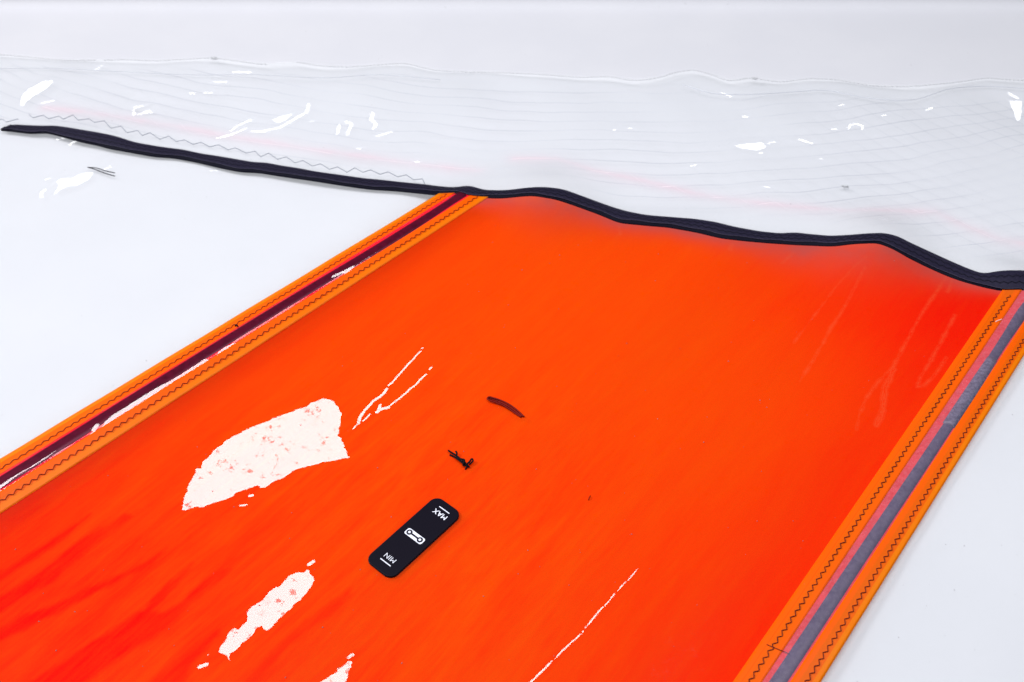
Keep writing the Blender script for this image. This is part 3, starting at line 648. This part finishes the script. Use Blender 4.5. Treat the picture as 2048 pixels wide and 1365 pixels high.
# local frame: x right when reading, y up when reading
ex = np.array([math.cos(pl.rotation_euler[2]), math.sin(pl.rotation_euler[2])]); ey = np.array([-ex[1], ex[0]])
def loc(px, py):
    g = hit([px], [py], .0042)[0][:2]-ctr; return np.array([g@ex, g@ey])
def pobj(name, v, f, mat, parent=None, smooth=False):
    o = mesh_obj(name, v, f, mat, None, smooth); o.parent = parent or pl; return o
def rrect(w_, h_, r, n=8):
    out = []
    for cx, cy, a0 in ((w_/2-r, h_/2-r, 0), (-w_/2+r, h_/2-r, 90), (-w_/2+r, -h_/2+r, 180), (w_/2-r, -h_/2+r, 270)):
        for a in np.linspace(0, 90, n): out.append((cx+r*math.cos(math.radians(a0+a)), cy+r*math.sin(math.radians(a0+a))))
    return np.array(out)
def slab(w_, h_, r, prof_, n=10):
    V, Fc = [], []; N = None
    for ins, z_ in prof_:
        q = rrect(w_-2*ins, h_-2*ins, r-ins, n); N = len(q); V.append(np.c_[q, np.full(N, z_)])
    for i in range(len(prof_)-1):
        for k in range(N): k2 = (k+1) % N; Fc.append((i*N+k, i*N+k2, (i+1)*N+k2, (i+1)*N+k))
    Fc.append(tuple((len(prof_)-1)*N+k for k in range(N))); Fc.append(tuple(range(N))[::-1])
    return np.concatenate(V), Fc
pobj('plaque_body', *slab(Wp, Lp, Wp*.26, [(.0004, 0), (0, .0004), (0, .0028), (.0003, .0034), (.0008, .0037), (.0015, .0038)]), m_plaque, None, False)
zp = .0038
def plate(name, outline, mat, z_, th=.00012, parent=None):
    N = len(outline); v = np.r_[np.c_[outline, np.full(N, z_)], np.c_[outline, np.full(N, z_+th)]]
    f = [tuple(N+k for k in range(N)), tuple(range(N))[::-1]]+[(k, (k+1) % N, N+(k+1) % N, N+k) for k in range(N)]
    return pobj(name, v, f, mat, parent)
zo = 6.204
def L_(x, y): return loc(x/zo+700, y/zo+960)
def printed_line(a, b, w_):
    a, b = L_(*a), L_(*b); c = (a+b)/2; ln_ = np.hypot(*(a-b)); q = rrect(ln_, w_, w_*.3, 3)+[c[0], c[1]]
    plate('printed_line', q, m_print, zp)
printed_line((378, 968), (502, 1070), .0011); printed_line((1108, 328), (1233, 419), .0011)
def text(s_, ctr_px, height, bold, name):
    cu = bpy.data.curves.new(name, 'FONT'); cu.body = s_; cu.size = height/.70; cu.align_x = 'CENTER'; cu.extrude = .00006; cu.offset = bold
    cu.space_character = 1.05
    ob = bpy.data.objects.new(name, cu); C.objects.link(ob)
    me = bpy.data.meshes.new_from_object(ob.evaluated_get(bpy.context.evaluated_depsgraph_get())); bpy.data.objects.remove(ob)
    n_ = len(me.vertices); co = np.zeros(n_*3); me.vertices.foreach_get('co', co); co = co.reshape(-1, 3)
    c = L_(*ctr_px); co[:, 0] += c[0]-(co[:, 0].min()+co[:, 0].max())/2; co[:, 1] += c[1]-height/2; co[:, 2] += zp+.00008
    me.vertices.foreach_set('co', co.ravel()); me.materials.append(m_print); me.name = name
    o = bpy.data.objects.new(name, me); C.objects.link(o); o.parent = pl
hh = abs((L_(440, 905)-L_(500, 985))[1])
text('MIN', (496, 968), .0060, -.00006, 'printed_word'); text('MAX', (1114, 426), .0061, .00010, 'printed_word')
ci = L_(803, 697); iw = np.hypot(*(L_(735, 592)-L_(938, 745)))*1.02; ih = np.hypot(*(L_(668, 652)-L_(738, 590)))*1.0
a, b = L_(737, 648), L_(866, 746)
q = rrect(iw, ih, ih*.26, 6); ic = plate('clip_icon', q+ci, m_print, zp)
# dumbbell emblem: two rings joined by a bar, in black on the white field
def disc(c, r, n=24): return np.array([(c[0]+r*math.cos(t), c[1]+r*math.sin(t)) for t in np.linspace(0, 2*math.pi, n, endpoint=False)])
a = np.array([a[0], ci[1]]); b = np.array([b[0], ci[1]]); rr_ = ih*.40
plate('emblem_bar', rrect(abs(a[0]-b[0]), ih*.25, ih*.02, 2)+(a+b)/2, m_ink, zp+.00020, .0001, None)
for c in (a, b):
    plate('emblem_ring', disc(c, rr_), m_ink, zp+.00026, .0001); plate('emblem_dot', disc(c, rr_*.42), m_print, zp+.00040, .0001)

# ------------------------------------------------------------------ loose threads
def cord(name, strands, r, mat, label, cat, z0=.0012, k=24):
    parts = []
    for pts, lifts in strands:
        p = smooth_line(np.array(pts, float), k) if len(pts) > 2 else np.array(pts, float)[0]+(np.array(pts, float)[1]-np.array(pts, float)[0])*np.linspace(0, 1, k)[:, None]
        lf = np.interp(np.linspace(0, 1, k), np.linspace(0, 1, len(lifts)), lifts)
        g = np.array([hit([a_[0]], [a_[1]], z0+l_)[0] for a_, l_ in zip(p, lf)]); parts.append(tube(g, r, 7))
    v, f = merge(parts); o = mesh_obj(name, v, f, mat); c = v.mean(0); base = Vector((c[0], c[1], float(v[:, 2].min())))
    o.data.transform(Matrix.Translation(-base)); o.location = base
    return tag(o, label, cat)
q = lambda pts: sc(pts, 7.582, 860, 780)
cord('thread_loop', [(q([(1425, 410), (1330, 320), (1210, 230), (1080, 165), (960, 125), (890, 112), (868, 130), (890, 152), (980, 185), (1090, 225), (1200, 290), (1300, 360), (1385, 415)]), [.001, .002, .004, .003, .002, .001]), (q([(1395, 405), (1310, 340), (1200, 262), (1080, 195), (970, 152), (890, 132)]), [.0008, .001, .003, .002, .001])], .0011, m_loop, 'dark red bent thread loop on the orange film above the knotted thread', 'thread', k=70)
cord('thread_knot', [(q([(275, 920), (330, 955), (400, 1000), (470, 1060), (520, 1110), (600, 1175)]), [.003, .002, .003, .004, .004, .001]), (q([(300, 985), (370, 1020), (450, 1075), (520, 1130), (560, 1160), (535, 1210)]), [.001, .001, .003, .003, .003, .0]),
     (q([(390, 930), (408, 965), (400, 1005), (440, 1050)]), [.004, .003, .003, .003]), (q([(560, 1130), (600, 1090), (640, 1050), (650, 1065), (600, 1130)]), [.003, .004, .004, .003, .002]),
     (q([(480, 1050), (520, 1065), (510, 1120), (500, 1140), (540, 1150), (530, 1100), (490, 1075)]), [.004, .006, .006, .003, .003, .005, .005])], .0011, m_thread_black, 'black knotted thread with frayed ends on the orange film above the plaque', 'thread', k=30)
q5 = lambda pts: sc(pts, 6.204, 0, 200)
cord('thread_loop', [(q5([(1085, 838), (1150, 842), (1200, 848), (1290, 876), (1425, 908)]), [0, .003, .002, .001, .0]), (q5([(1085, 838), (1140, 850), (1200, 872), (1290, 905), (1425, 948)]), [0, .001, .001, .001, .0])], .0007, m_thread_black, 'thin black forked thread on the clear panel under the black tape', 'thread')
cord('thread_scrap', [([(1177, 1001), (1179, 995), (1181, 992)], [0, .002, .001])], .0005, m_loop, 'tiny dark red thread tick on the orange film right of the plaque', 'thread', k=8)
cord('lint_fibre', [([(1991, 644), (1997, 641), (2004, 639)], [.001, .002, .001])], .0004, m_white_lint, 'short white fibre on the orange strip near the right batten', 'fibre', k=10)
cord('thread_end', [([(470, 653), (473, 650), (476, 654)], [.001, .003, .001])], .0009, m_thread_black, 'small black thread end on the upper left orange strip', 'thread', k=8)
pm = np.array([(1533, 1289), (1552, 1297), (1579, 1308)], float); mesh_obj('pen_mark', *tube(hit(pm[:, 0], pm[:, 1], .0030), .00035, 4), m_thread_dark, sail)
for px, py, r_, lb in ((428, 117, .0022, 'grey thread tangle on the far film edge at the left'), (1509, 157, .0020, 'grey thread tangle on the far film edge near the middle right'), (1690, 374, .0016, 'tiny grey thread tangle on the clear panel above the black tape')):
    st = []
    for _ in range(4):
        a_ = [(px+random.uniform(-7, 7), py+random.uniform(-3, 3)) for _ in range(4)]; st.append((a_, [0, .002, .001, 0]))
    cord('thread_tangle', st, .0004, m_thread_pale, lb, 'thread', k=10)['group'] = 'grey thread tangles'

# ------------------------------------------------------------------ dust on the sail and floor
V0, F0, o_ = [], [], 0
for i in range(300):
    px, py = random.uniform(0, 2048), random.uniform(60, 1365); g = hit([px], [py], .0016)[0]
    r_ = random.choice([.00025, .0003, .0004, .00055]); a_ = random.uniform(0, 6.3); s_ = random.uniform(1, 2.2)
    d_ = np.array([(s_*r_, 0, 0), (-s_*r_, 0, 0), (0, r_, 0), (0, -r_, 0), (0, 0, r_), (0, 0, -r_*.2)])
    R_ = np.array([[math.cos(a_), -math.sin(a_), 0], [math.sin(a_), math.cos(a_), 0], [0, 0, 1]])
    V0.append(d_@R_.T+g); F0 += [tuple(k_+o_ for k_ in t_) for t_ in ((0, 2, 4), (2, 1, 4), (1, 3, 4), (3, 0, 4), (2, 0, 5), (1, 2, 5), (3, 1, 5), (0, 3, 5))]; o_ += 6
du = mesh_obj('dust', np.concatenate(V0), F0, m_speck, None, False); du['kind'] = 'stuff'; tag(du, 'fine grey dust specks scattered over the sail', 'dust')
